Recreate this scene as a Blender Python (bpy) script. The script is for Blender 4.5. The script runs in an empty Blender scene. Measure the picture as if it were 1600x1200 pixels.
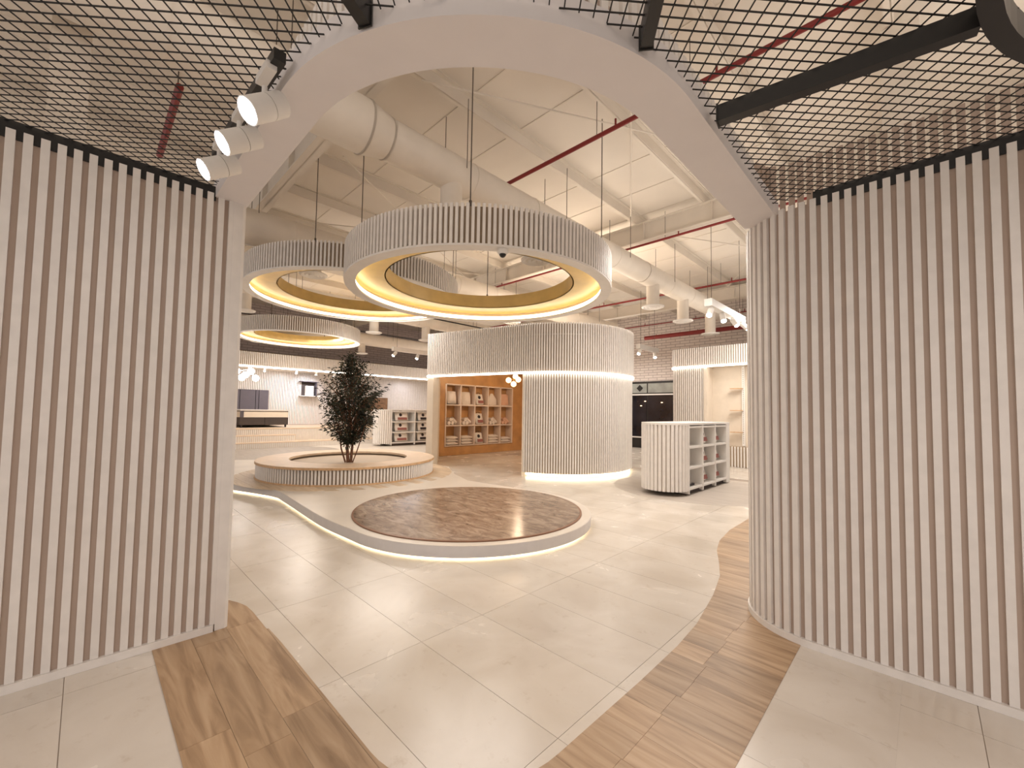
import bpy, math, random
from mathutils import Matrix, Vector
random.seed(7)
PI = math.pi
scene = bpy.context.scene
col = scene.collection

# ------------------------------------------------------------------ camera, world, lights, exposure
H = 1.6
F_PX, PITCH, ROLL, CY = 653.0, math.radians(2.6), math.radians(0.9), 613.0
cam_d = bpy.data.cameras.new('camera')
cam_d.sensor_fit = 'HORIZONTAL'; cam_d.sensor_width = 36.0
cam_d.lens = 36.0 * F_PX / 1600.0
cam_d.shift_y = (CY - 600.0) / 1600.0
cam_d.clip_start = 0.05; cam_d.clip_end = 200
cam = bpy.data.objects.new('camera', cam_d); col.objects.link(cam)
fw = Vector((0, math.cos(PITCH), math.sin(PITCH))); rt = Vector((1, 0, 0)); up = rt.cross(fw)
r2 = rt * math.cos(ROLL) + up * math.sin(ROLL); u2 = up * math.cos(ROLL) - rt * math.sin(ROLL)
m = Matrix((r2, u2, -fw)).transposed().to_4x4(); m.translation = Vector((0, 0, H))
cam.matrix_world = m
scene.camera = cam

w = bpy.data.worlds.new('world'); scene.world = w; w.use_nodes = True
w.node_tree.nodes['Background'].inputs[0].default_value = (1.0, 0.915, 0.865, 1)
w.node_tree.nodes['Background'].inputs[1].default_value = 0.62

TH = math.radians(45.5)
BX, BY = math.cos(TH), math.sin(TH)          # building axis b (forward-right)
AX, AY = math.sin(TH), -math.cos(TH)         # building axis a (back-right)
ANG_B = TH; ANG_A = TH - PI / 2
def W(a, b, z=0.0): return (a * AX + b * BX, a * AY + b * BY, z)
def AB(x, y): return (x * AX + y * AY, x * BX + y * BY)

def lamp(name, kind, loc, energy, color=(1, .87, .74), size=1.0, rot=(0, 0, 0), **k):
    d = bpy.data.lights.new(name, kind); d.energy = energy; d.color = color
    if kind == 'AREA': d.size = size
    else: d.shadow_soft_size = size
    for kk, v in k.items(): setattr(d, kk, v)
    o = bpy.data.objects.new(name, d); col.objects.link(o); o.location = loc; o.rotation_euler = rot
    return o
for (a, b, e) in [(-7.0, 9.9, 75), (-2.9, 7.4, 60), (-11.3, 6.2, 70), (-2.6, 12.2, 75),
                  (-15.6, 6.0, 70), (-9.5, 15.2, 75), (-15.5, 12.5, 65)]:
    lamp('room_fill', 'AREA', W(a, b, 4.3), e * 1.65, (1, .92, .84), 2.0)  # unseen soft fill, added in place of the light from many spots
    lamp('ceiling_fill', 'AREA', W(a, b, 3.9), e * .30, (1, .93, .85), 3.0, (PI, 0, 0))  # unseen upward fill, added to brighten the roof evenly
lamp('ring_fill', 'AREA', (-.483, 6.06, 3.27), 42, (1, .92, .84), 1.6)  # unseen fill added under the ring to light the floor disc
lamp('stage_lamp', 'SPOT', W(-19.2, 7.1, 3.15), 70, (.90, .90, 1), .06, Vector((-AX, -AY, -.9)).to_track_quat('-Z', 'Y').to_euler(), spot_size=1.5, spot_blend=.7)
lamp('stage_wash', 'AREA', W(-19.3, 6.0, 3.15), 24, (.93, .91, 1), 1.2)
lamp('stage_wash', 'AREA', W(-19.3, 12.0, 3.15), 20, (.93, .91, 1), 1.2)
lamp('niche_lamp', 'POINT', W(-9.6, 10.3, 2.9), 62, (1, .74, .5), .15)
lamp('corridor_lamp', 'AREA', (0, -1.2, 3.0), 42, (1, .89, .84), 2.4)
lamp('corridor_lamp', 'AREA', W(1.6, 1.2, 3.05), 16, (1, .90, .84), 1.0)
lamp('roof_area_light', 'AREA', W(-1.0, -1.2, 4.2), 60, (1, .9, .8), 2.5, (PI, 0, 0))  # pair of upward area lights below the roof, no fixture modelled
lamp('roof_area_light', 'AREA', W(2.6, 5.4, 4.2), 60, (1, .9, .8), 2.5, (PI, 0, 0))

vs = scene.view_settings
vs.view_transform = 'Standard'; vs.look = 'None'; vs.gamma = 1.0; vs.use_curve_mapping = False
vs.exposure = 0.36

# ------------------------------------------------------------------ materials
MATS = {}
def new_mat(name):
    mt = bpy.data.materials.new(name); mt.use_nodes = True
    MATS[name] = mt
    nt = mt.node_tree
    return mt, nt, nt.nodes, nt.links, nt.nodes['Principled BSDF']
def paint(name, c, rough=.5, metal=0, var=.03, scale=6.0, bump=0.0, spec=None):
    mt, nt, N, L, p = new_mat(name)
    g = N.new('ShaderNodeNewGeometry'); n = N.new('ShaderNodeTexNoise')
    n.inputs['Scale'].default_value = scale; n.inputs['Detail'].default_value = 3
    L.new(g.outputs['Position'], n.inputs['Vector'])
    r = N.new('ShaderNodeValToRGB')
    r.color_ramp.elements[0].position = .3; r.color_ramp.elements[1].position = .7
    r.color_ramp.elements[0].color = (*[max(0, x * (1 - var)) for x in c], 1)
    r.color_ramp.elements[1].color = (*[min(1, x * (1 + var)) for x in c], 1)
    L.new(n.outputs['Fac'], r.inputs['Fac']); L.new(r.outputs['Color'], p.inputs['Base Color'])
    p.inputs['Roughness'].default_value = rough; p.inputs['Metallic'].default_value = metal
    if spec is not None: p.inputs['Specular IOR Level'].default_value = spec
    if bump:
        bp = N.new('ShaderNodeBump'); bp.inputs['Strength'].default_value = bump; bp.inputs['Distance'].default_value = .004
        n2 = N.new('ShaderNodeTexNoise'); n2.inputs['Scale'].default_value = scale * 14
        L.new(g.outputs['Position'], n2.inputs['Vector']); L.new(n2.outputs['Fac'], bp.inputs['Height']); L.new(bp.outputs['Normal'], p.inputs['Normal'])
    return mt
def glow(name, c, s):
    mt, nt, N, L, p = new_mat(name)
    p.inputs['Base Color'].default_value = (*c, 1)
    p.inputs['Emission Color'].default_value = (*c, 1); p.inputs['Emission Strength'].default_value = s
    return mt
def ab_coords(N, L, scale=(1, 1, 1), loc=(0, 0, 0)):
    g = N.new('ShaderNodeNewGeometry'); mp = N.new('ShaderNodeMapping'); mp.vector_type = 'POINT'
    mp.inputs['Rotation'].default_value = (0, 0, -ANG_A)
    L.new(g.outputs['Position'], mp.inputs['Vector'])
    m2 = N.new('ShaderNodeMapping'); m2.inputs['Scale'].default_value = scale; m2.inputs['Location'].default_value = loc
    L.new(mp.outputs['Vector'], m2.inputs['Vector'])
    return m2.outputs['Vector']

white = paint('white_paint', (.83, .80, .76), .5)
beamw = paint('beam_paint', (.80, .765, .765), .55, var=.015)
slatw = paint('slat_white', (.83, .79, .75), .45, var=.04, scale=9)
slatback = paint('taupe_backing', (.50, .39, .32), .7, bump=.1)
drumback = paint('beige_backing', (.36, .275, .19), .6)
cream = paint('cream_wall', (.76, .67, .56), .6)
ceilm = paint('ceiling_sheet', (.80, .735, .65), .65, var=.05, scale=.8)
steel = paint('painted_steel', (.79, .72, .63), .5, var=.04, scale=2)
ductm = paint('duct_paint', (.84, .77, .68), .42, var=.04, scale=3)
black = paint('black_steel', (.012, .011, .011), .42)
wirem = paint('black_wire', (.008, .008, .008), .5)
cable = paint('dark_cable', (.10, .075, .055), .6)
redm = paint('red_pipe_paint', (.24, .02, .018), .45)
gold = paint('gold_paint', (.66, .46, .17), .35, var=.08, scale=5)
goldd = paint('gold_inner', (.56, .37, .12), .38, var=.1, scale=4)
oak = paint('oak_trim', (.62, .40, .22), .45, var=.15, scale=12)
rimm = paint('brown_edge', (.22, .10, .05), .4)
darkoak = paint('dark_oak', (.20, .105, .05), .5, var=.3, scale=9)
lightoak = paint('light_oak', (.76, .60, .45), .42, var=.08, scale=7)
orangewood = paint('orange_wood', (.58, .31, .12), .45, var=.14, scale=2.5)
shelfpink = paint('shelf_laminate', (.80, .66, .55), .5)
greyf = paint('grey_fabric', (.115, .10, .115), .85, bump=.2)
darkf = paint('brown_grey_fabric', (.075, .058, .052), .9)
mattw = paint('mattress_white', (.82, .72, .60), .7)
darkp = paint('dark_print', (.03, .025, .03), .6)
redp = paint('red_print', (.34, .13, .11), .6)
bagw = paint('bag_white', (.83, .78, .72), .45)
linen = paint('linen', (.83, .74, .66), .8, bump=.3, scale=20)
linenp = paint('peach_linen', (.78, .48, .33), .8, bump=.3)
silver = paint('chrome', (.7, .7, .7), .25, 1)
glassd = paint('dark_glass', (.016, .017, .024), .08, var=.4, scale=1.3)
glassg = paint('frosted_glass', (.34, .36, .34), .2, var=.25, scale=2)
soil = paint('planter_board', (.52, .42, .32), .6)
bark = paint('bark', (.17, .075, .04), .8, var=.4, scale=30)
leafm = paint('olive_leaf', (.020, .026, .012), .5, var=.6, scale=8)
plat_top = paint('platform_stone', (.72, .66, .585), .32, var=.07, scale=1.6)
plat_face = paint('platform_white', (.74, .71, .70), .45)
led = glow('led_warm_white', (1, .88, .62), 5)
ledp = glow('led_platform', (1, .86, .58), 4)
ledw = glow('led_white', (1, .94, .84), 6)
ledring = glow('led_ring', (1, .86, .58), 5)
globe = glow('globe_white', (1, .96, .93), 6)
globew = glow('globe_warm', (1, .72, .42), 2.2)
lens = glow('lamp_lens', (.90, .92, 1), 14)
lens2 = glow('spot_lens', (1, .95, .9), 12)

def tile_mat(name, joints):
    mt, nt, N, L, p = new_mat(name)
    v = ab_coords(N, L)
    n1 = N.new('ShaderNodeTexNoise'); n1.inputs['Scale'].default_value = 1.7; n1.inputs['Detail'].default_value = 6; n1.inputs['Distortion'].default_value = .6
    n2 = N.new('ShaderNodeTexNoise'); n2.inputs['Scale'].default_value = 9; n2.inputs['Detail'].default_value = 8; n2.inputs['Roughness'].default_value = .7
    L.new(v, n1.inputs['Vector']); L.new(v, n2.inputs['Vector'])
    r = N.new('ShaderNodeValToRGB'); e = r.color_ramp.elements
    e[0].position = .32; e[0].color = (.62, .555, .48, 1); e[1].position = .72; e[1].color = (.75, .70, .635, 1)
    L.new(n1.outputs['Fac'], r.inputs['Fac'])
    r2_ = N.new('ShaderNodeValToRGB'); e = r2_.color_ramp.elements
    e[0].position = .27; e[0].color = (.80, .74, .68, 1); e[1].position = .42; e[1].color = (1, 1, 1, 1)
    L.new(n2.outputs['Fac'], r2_.inputs['Fac'])
    mx = N.new('ShaderNodeMixRGB'); mx.blend_type = 'MULTIPLY'; mx.inputs[0].default_value = .7
    L.new(r.outputs[0], mx.inputs[1]); L.new(r2_.outputs[0], mx.inputs[2])
    out = mx.outputs[0]
    if joints:
        bk = N.new('ShaderNodeTexBrick'); bk.offset = 0; bk.squash = 1
        bk.inputs['Scale'].default_value = 1; bk.inputs['Brick Width'].default_value = TA; bk.inputs['Row Height'].default_value = TB
        bk.inputs['Mortar Size'].default_value = .003; bk.inputs['Mortar Smooth'].default_value = 0
        bk.inputs['Color1'].default_value = (1, 1, 1, 1); bk.inputs['Color2'].default_value = (.95, .95, .95, 1); bk.inputs['Mortar'].default_value = (.55, .48, .42, 1)
        v2 = ab_coords(N, L, (1, 1, 1), (-TA0, -TB0, 0)); L.new(v2, bk.inputs['Vector'])
        m2 = N.new('ShaderNodeMixRGB'); m2.blend_type = 'MULTIPLY'; m2.inputs[0].default_value = 1
        L.new(out, m2.inputs[1]); L.new(bk.outputs['Color'], m2.inputs[2]); out = m2.outputs[0]
    else:
        oi = N.new('ShaderNodeObjectInfo'); mr = N.new('ShaderNodeMapRange')
        mr.inputs['To Min'].default_value = .94; mr.inputs['To Max'].default_value = 1.03
        L.new(oi.outputs['Random'], mr.inputs['Value'])
        m2 = N.new('ShaderNodeMixRGB'); m2.blend_type = 'MULTIPLY'; m2.inputs[0].default_value = 1
        L.new(out, m2.inputs[1]); L.new(mr.outputs[0], m2.inputs[2]); out = m2.outputs[0]
    L.new(out, p.inputs['Base Color'])
    rr = N.new('ShaderNodeMapRange'); rr.inputs['To Min'].default_value = .16; rr.inputs['To Max'].default_value = .34
    L.new(n1.outputs['Fac'], rr.inputs['Value']); L.new(rr.outputs[0], p.inputs['Roughness'])
    return mt
TA, TB = 1.19, 0.556
TA0, TB0 = AB(-0.597, 2.96)
tilem = tile_mat('stone_tile', False); tilefar = tile_mat('stone_tile_far', True)
grout = paint('grout', (.33, .275, .23), .9)
def wood_mat(name, dark, mid, lite, sc=1.0):
    mt, nt, N, L, p = new_mat(name)
    oi = N.new('ShaderNodeObjectInfo'); cmb = N.new('ShaderNodeCombineXYZ')
    ml = N.new('ShaderNodeMath'); ml.operation = 'MULTIPLY'; ml.inputs[1].default_value = 37.0
    L.new(oi.outputs['Random'], ml.inputs[0]); L.new(ml.outputs[0], cmb.inputs[0]); L.new(ml.outputs[0], cmb.inputs[1])
    v = ab_coords(N, L, (1.0 * sc, 9.0 * sc, 1))
    ad = N.new('ShaderNodeVectorMath'); ad.operation = 'ADD'; L.new(v, ad.inputs[0]); L.new(cmb.outputs[0], ad.inputs[1])
    n = N.new('ShaderNodeTexNoise'); n.inputs['Scale'].default_value = 1.6; n.inputs['Detail'].default_value = 7; n.inputs['Distortion'].default_value = 1.1
    L.new(ad.outputs[0], n.inputs['Vector'])
    r = N.new('ShaderNodeValToRGB'); e = r.color_ramp.elements
    e[0].position = .28; e[0].color = (*dark, 1); e[1].position = .75; e[1].color = (*lite, 1)
    x = e.new(.5); x.color = (*mid, 1)
    L.new(n.outputs['Fac'], r.inputs['Fac'])
    mr = N.new('ShaderNodeMapRange'); mr.inputs['To Min'].default_value = .82; mr.inputs['To Max'].default_value = 1.1
    L.new(oi.outputs['Random'], mr.inputs['Value'])
    m2 = N.new('ShaderNodeMixRGB'); m2.blend_type = 'MULTIPLY'; m2.inputs[0].default_value = 1
    L.new(r.outputs[0], m2.inputs[1]); L.new(mr.outputs[0], m2.inputs[2])
    L.new(m2.outputs[0], p.inputs['Base Color']); p.inputs['Roughness'].default_value = .42
    return mt
plank = wood_mat('oak_plank', (.27, .168, .092), (.44, .295, .175), (.55, .395, .255))
pale_plank = wood_mat('pale_plank', (.50, .38, .26), (.64, .51, .37), (.74, .62, .48))
greyfl = wood_mat('grey_floor', (.38, .33, .29), (.46, .41, .36), (.53, .47, .42))
def rug_mat():
    mt, nt, N, L, p = new_mat('brown_marble')
    v = ab_coords(N, L, (1, 2.3, 1))
    n = N.new('ShaderNodeTexNoise'); n.inputs['Scale'].default_value = 3.4; n.inputs['Detail'].default_value = 9; n.inputs['Roughness'].default_value = .72; n.inputs['Distortion'].default_value = .9
    L.new(v, n.inputs['Vector'])
    r = N.new('ShaderNodeValToRGB'); e = r.color_ramp.elements
    e[0].position = .36; e[0].color = (.13, .085, .06, 1); e[1].position = .68; e[1].color = (.46, .37, .29, 1)
    x = e.new(.5); x.color = (.27, .19, .135, 1)
    L.new(n.outputs['Fac'], r.inputs['Fac']); L.new(r.outputs[0], p.inputs['Base Color'])
    p.inputs['Roughness'].default_value = .2
    return mt
rugm = rug_mat()
def brick_mat(name, c1, c2, mortar, rot):
    mt, nt, N, L, p = new_mat(name)
    g = N.new('ShaderNodeNewGeometry'); mp = N.new('ShaderNodeMapping'); mp.inputs['Rotation'].default_value = (0, 0, -rot)
    L.new(g.outputs['Position'], mp.inputs['Vector'])
    sp = N.new('ShaderNodeSeparateXYZ'); L.new(mp.outputs[0], sp.inputs[0])
    cb = N.new('ShaderNodeCombineXYZ'); L.new(sp.outputs[0], cb.inputs[0]); L.new(sp.outputs[2], cb.inputs[1])
    bk = N.new('ShaderNodeTexBrick'); bk.inputs['Scale'].default_value = 1; bk.inputs['Brick Width'].default_value = .42; bk.inputs['Row Height'].default_value = .12
    bk.inputs['Mortar Size'].default_value = .013; bk.inputs['Color1'].default_value = (*c1, 1); bk.inputs['Color2'].default_value = (*c2, 1); bk.inputs['Mortar'].default_value = (*mortar, 1)
    L.new(cb.outputs[0], bk.inputs['Vector']); L.new(bk.outputs['Color'], p.inputs['Base Color']); p.inputs['Roughness'].default_value = .8
    bp = N.new('ShaderNodeBump'); bp.inputs['Distance'].default_value = .01; bp.invert = True
    L.new(bk.outputs['Fac'], bp.inputs['Height']); L.new(bp.outputs[0], p.inputs['Normal'])
    return mt
brickw = brick_mat('white_brick', (.78, .71, .66), (.72, .64, .60), (.46, .40, .37), ANG_A)
brickg = brick_mat('grey_brick', (.66, .58, .58), (.60, .53, .53), (.42, .36, .36), ANG_B)

# ------------------------------------------------------------------ geometry helpers
class M:
    def __init__(s): s.v = []; s.f = []
    def add(s, vs_, fs):
        o = len(s.v); s.v += [tuple(p) for p in vs_]; s.f += [tuple(i + o for i in f) for f in fs]; return s
    def box(s, c, d, rz=0.0, mat=None):
        x, y, z = [q / 2 for q in d]; P = []
        for sx, sy, sz in [(-1, -1, -1), (1, -1, -1), (1, 1, -1), (-1, 1, -1), (-1, -1, 1), (1, -1, 1), (1, 1, 1), (-1, 1, 1)]:
            px, py, pz = sx * x, sy * y, sz * z
            if mat: q = mat @ Vector((px, py, pz)); P.append((q.x + c[0], q.y + c[1], q.z + c[2]))
            else: P.append((c[0] + px * math.cos(rz) - py * math.sin(rz), c[1] + px * math.sin(rz) + py * math.cos(rz), c[2] + pz))
        return s.add(P, [(0, 3, 2, 1), (4, 5, 6, 7), (0, 1, 5, 4), (1, 2, 6, 5), (2, 3, 7, 6), (3, 0, 4, 7)])
    def prism(s, poly, z0, z1):
        n = len(poly)
        ar = sum(poly[i][0] * poly[(i + 1) % n][1] - poly[(i + 1) % n][0] * poly[i][1] for i in range(n))
        if ar < 0: poly = poly[::-1]
        P = [(x, y, z0) for x, y in poly] + [(x, y, z1) for x, y in poly]
        return s.add(P, [tuple(range(n - 1, -1, -1)), tuple(range(n, 2 * n))] + [(i, (i + 1) % n, (i + 1) % n + n, i + n) for i in range(n)])
    def cyl(s, p0, p1, r0, r1=None, n=16):
        r1 = r0 if r1 is None else r1
        p0 = Vector(p0); p1 = Vector(p1); d = (p1 - p0).normalized()
        a = d.orthogonal().normalized(); b = d.cross(a)
        P = [p0 + (a * math.cos(2 * PI * i / n) + b * math.sin(2 * PI * i / n)) * r0 for i in range(n)] + \
            [p1 + (a * math.cos(2 * PI * i / n) + b * math.sin(2 * PI * i / n)) * r1 for i in range(n)]
        return s.add(P, [tuple(range(n - 1, -1, -1)), tuple(range(n, 2 * n))] + [(i, (i + 1) % n, (i + 1) % n + n, i + n) for i in range(n)])
    def tube(s, pts, rs, n=6):
        for i in range(len(pts) - 1): s.cyl(pts[i], pts[i + 1], rs[i], rs[i + 1], n)
        return s
    def lathe(s, prof, c=(0, 0, 0), n=64, closed=False, a0=0, a1=2 * PI):
        full = abs(a1 - a0 - 2 * PI) < 1e-6; k = len(prof); cnt = n if full else n + 1
        P = []
        for i in range(cnt):
            t = a0 + (a1 - a0) * i / n
            P += [(c[0] + r * math.cos(t), c[1] + r * math.sin(t), c[2] + z) for r, z in prof]
        fs = []
        for i in range(n):
            j = (i + 1) % cnt
            for q in range(k if closed else k - 1):
                q2 = (q + 1) % k
                fs.append((i * k + q, j * k + q, j * k + q2, i * k + q2))
        return s.add(P, fs)
    def sphere(s, c, r, n=14, sz=1.0):
        prof = [(max(1e-4, r * math.sin(PI * i / n)), -r * sz * math.cos(PI * i / n)) for i in range(n + 1)]
        return s.lathe(prof, c, n + 4)
    def strip(s, path, z0, z1, th, closed=False):
        # vertical band following a plan path, th = thickness to the left of travel
        n = len(path); L_ = []; R_ = []
        for i, (x, y) in enumerate(path):
            x0, y0 = path[i - 1] if (i or closed) else path[i]; x1, y1 = path[(i + 1) % n] if (i < n - 1 or closed) else path[i]
            dx, dy = x1 - x0, y1 - y0; l = math.hypot(dx, dy) or 1
            R_.append((x, y)); L_.append((x - dy / l * th, y + dx / l * th))
        P = [(x, y, z0) for x, y in R_] + [(x, y, z0) for x, y in L_] + [(x, y, z1) for x, y in R_] + [(x, y, z1) for x, y in L_]
        fs = []
        for i in range(n if closed else n - 1):
            j = (i + 1) % n
            fs += [(i, j, j + 2 * n, i + 2 * n), (j + n, i + n, i + 3 * n, j + 3 * n), (i + 2 * n, j + 2 * n, j + 3 * n, i + 3 * n), (j, i, i + n, j + n)]
        if not closed: fs += [(0, 2 * n, 3 * n, n), (n - 1, 2 * n - 1, 4 * n - 1, 3 * n - 1)]
        return s.add(P, fs)
    def mesh(s, name):
        me = bpy.data.meshes.new(name); me.from_pydata(s.v, [], s.f); me.update(); return me

def put(name, mesh, mat, parent=None, loc=(0, 0, 0), rz=0.0, smooth=False, world=True):
    if isinstance(mesh, M): mesh = mesh.mesh(name)
    if not mesh.materials: mesh.materials.append(mat)
    if smooth:
        mesh.polygons.foreach_set('use_smooth', [True] * len(mesh.polygons))
        try: mesh.set_sharp_from_angle(angle=math.radians(40))
        except Exception: pass
    o = bpy.data.objects.new(name, mesh); col.objects.link(o)
    o.location = loc; o.rotation_euler = (0, 0, rz)
    if parent:
        o.parent = parent
        if world: o.matrix_parent_inverse = parent.matrix_basis.inverted()
    return o
def tag(o, label=None, cat=None, group=None, kind=None):
    if label: o['label'] = label
    if cat: o['category'] = cat
    if group: o['group'] = group
    if kind: o['kind'] = kind
    return o
def thing(name, label, cat, loc=(0, 0, 0), rz=0.0, group=None, kind=None):
    o = bpy.data.objects.new(name, None); col.objects.link(o); o.location = loc; o.rotation_euler = (0, 0, rz)
    o.empty_display_size = .1
    return tag(o, label, cat, group, kind)
def resample(path, step, closed=False):
    pts = list(path) + ([path[0]] if closed else [])
    out = []; acc = 0.0; nxt = step / 2
    for i in range(len(pts) - 1):
        (x0, y0), (x1, y1) = pts[i], pts[i + 1]; l = math.hypot(x1 - x0, y1 - y0)
        if l < 1e-9: continue
        while nxt <= acc + l:
            t = (nxt - acc) / l; out.append((x0 + (x1 - x0) * t, y0 + (y1 - y0) * t, math.atan2(y1 - y0, x1 - x0))); nxt += step
        acc += l
    return out
def arc(cx, cy, r, a0, a1, n=24):
    return [(cx + r * math.cos(a0 + (a1 - a0) * i / n), cy + r * math.sin(a0 + (a1 - a0) * i / n)) for i in range(n + 1)]
def slat_mesh(w_, d, h): return M().box((0, -d / 2, h / 2), (w_, d, h)).mesh('slat')   # local -y is outward (right of travel)
def slats(parent, path, z, me, mat, pitch=.066, name='slat', closed=False, off=0.0):
    for (x, y, t) in resample(path, pitch, closed):
        put(name, me, mat, parent, (x + math.sin(t) * off, y - math.cos(t) * off, z), t)
def abpath(pts): return [W(a, b)[:2] for a, b in pts]
def clip(poly, x0, x1, y0, y1):
    def cut(P, f, g):
        out = []
        for i in range(len(P)):
            p, q = P[i - 1], P[i]; fp, fq = f(p), f(q)
            if (fp >= 0) != (fq >= 0): t = fp / (fp - fq); out.append((p[0] + (q[0] - p[0]) * t, p[1] + (q[1] - p[1]) * t))
            if fq >= 0: out.append(q)
        return out
    for f in (lambda p: p[0] - x0, lambda p: x1 - p[0], lambda p: p[1] - y0, lambda p: y1 - p[1]):
        poly = cut(poly, f, None)
        if len(poly) < 3: return []
    return poly
def area(P): return abs(sum(P[i][0] * P[i - 1][1] - P[i - 1][0] * P[i][1] for i in range(len(P)))) / 2
def inside(p, poly):
    c = False
    for i in range(len(poly)):
        (x0, y0), (x1, y1) = poly[i - 1], poly[i]
        if (y0 > p[1]) != (y1 > p[1]) and p[0] < (x1 - x0) * (p[1] - y0) / (y1 - y0) + x0: c = not c
    return c
def smoothpts(P, n=6, closed=False):
    out = []; k = len(P)
    for i in range(k if closed else k - 1):
        g = lambda j: P[j % k] if closed else P[max(0, min(k - 1, j))]
        p0, p1, p2, p3 = g(i - 1), g(i), g(i + 1), g(i + 2)
        for j in range(n):
            t = j / n
            out.append(tuple(.5 * (2 * p1[c] + (p2[c] - p0[c]) * t + (2 * p0[c] - 5 * p1[c] + 4 * p2[c] - p3[c]) * t * t + (3 * p1[c] - p0[c] - 3 * p2[c] + p3[c]) * t ** 3) for c in (0, 1)))
    if not closed: out.append(P[-1])
    return out

# ------------------------------------------------------------------ floor: base slab, tiles, oak inlay
RA0, RA1, RB0, RB1 = -21.0, 9.0, -5.0, 18.2
floor = put('floor', M().prism(abpath([(RA0, RB0), (RA1, RB0), (RA1, RB1), (RA0, RB1)]), -.15, -.006), tilefar)
tag(floor, 'pale beige stone tile floor with oak plank inlay', 'floor', kind='structure')
sub = put('grout_bed', M().prism(abpath([(-11, -2.5), (4.2, -2.5), (4.2, 11.5), (-11, 11.5)]), -.006, -.003), grout, floor)

DC = (-0.603, 6.292)                         # round rug platform centre
plat_front = [(-12.0, 10.9), (-8.0, 9.35), (-6.3, 8.55), (-5.3, 8.0), (-4.6, 7.66), (-4.11, 7.39), (-3.87, 7.15), (-3.4, 6.63), (-2.54, 5.67), (-1.95, 5.12)]
a_st = math.atan2(5.04 - DC[1], -1.85 - DC[0])
plat_arc = arc(DC[0], DC[1], 1.775, a_st, math.radians(62), 44)
plat_back = [(-0.9, 8.75), (-1.28, 9.6), (-1.6, 10.8), (-2.62, 11.75), (-2.98, 14.5), W(-12.5, 13.8)[:2], W(-13.5, 17.2)[:2], W(-17.28, 17.2)[:2], W(-17.28, -.7)[:2]]
plat = smoothpts(plat_front, 5) + plat_arc + plat_back
def px(x, y, z=0):
    d = Vector((x, y, z - H)); wv = d.dot(fw); return (800 + F_PX * d.dot(r2) / wv, CY - F_PX * d.dot(u2) / wv) if wv > .05 else (-9e9, 0)

tm = M().box((0, 0, -.003), (TA - .003, TB - .003, .006)).mesh('tile')
cand = []
for i in range(-9, 5):
    for j in range(-8, 22):
        a, b = TA0 + (i + .5) * TA, TB0 + (j + .5) * TB
        if a - TA / 2 > -.9 or b + TB / 2 < .6: continue
        if a < -10.4 or b > 11.2: continue
        x, y, _ = W(a, b)
        if all(inside(W(a + s * TA * .5, b + t * TB * .5)[:2], plat) for s in (-1, 0, 1) for t in (-1, 0, 1)): continue
        pts = [px(*W(a + s * TA / 2, b + t * TB / 2)) for s in (-1, 1) for t in (-1, 1)]
        if max(p[0] for p in pts) < -60 or min(p[0] for p in pts) > 1660 or min(p[1] for p in pts) > 1300: continue
        cand.append((math.hypot(x, y), a, b))
cand.sort()
for _, a, b in cand[:225]: put('tile', tm, tilem, floor, W(a, b, 0), ANG_A)
OA, OB = 1.2, .655
om = M().box((0, 0, -.003), (OA - .004, OB - .004, .006)).mesh('tile')
oc = []
for i in range(-8, 6):
    for j in range(-6, 5):
        a, b = .185 + (i + .5) * OA, 2.6 + (j + .5) * OB
        if a < -4.6 or b < -3.2 or b > 4.4 or a > 4.2: continue
        if a - OA / 2 < -.75 and b + OB / 2 > .5:
            continue
        oc.append((math.hypot(*W(a, b)[:2]), a, b))
oc.sort()
for _, a, b in oc[:70]: put('tile', om, tilem, floor, W(a, b, -.0008), ANG_A)
# fill strip beside the inlay where no full outer tile fits
for (a0, a1, b0, b1) in [(-.75, .185, .63, 1.29), (-.75, .185, 1.29, 1.945), (-.75, .185, 1.945, 2.6), (-.75, .185, 2.6, 3.255), (-.75, .185, 3.255, 3.9),
                         (-2.215, -1.015, -.02, .5), (-3.415, -2.215, -.02, .5), (-4.6, -3.415, -.02, .5), (-1.015, .185, -.02, .63)]:
    put('tile', M().prism(abpath([(a0 + .002, b0 + .002), (a1 - .002, b0 + .002), (a1 - .002, b1 - .002), (a0 + .002, b1 - .002)]), -.006, -.0012), tilem, floor)

def fillet(ca, cb, r, da, db, n=14):   # rounded corner at (ca,cb); legs leave towards -a (da) and +b (db)
    return [(ca - r + r * math.sin(t), cb + r - r * math.cos(t)) for t in [i * PI / 2 / n for i in range(n + 1)]]
inner_r = [AB(*p) for p in [(0.79, 2.57), (1.17, 2.96), (1.44, 3.27), (1.81, 3.78), (2.09, 4.22), (2.26, 4.58), (2.45, 5.02), (2.66, 5.38), (3.06, 5.89), (3.70, 6.55), (4.4, 7.2)]]
band = [(-4.05, .37)] + fillet(-.64, .37, .75, 0, 0) + [(-.64, 4.4), (-.6, 7.6)] + inner_r[::-1] + \
       fillet(-1.25, 1.0, .62, 0, 0)[::-1] + [AB(-1.54, 2.92), AB(-1.85, 3.21), AB(-2.0, 3.345), AB(-2.11, 3.44), AB(-2.22, 3.50), AB(-2.36, 3.55), AB(-2.6, 3.6), AB(-2.85, 3.55)]
rows = 0.205; r_ = random.Random(3); npl = 0
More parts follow.
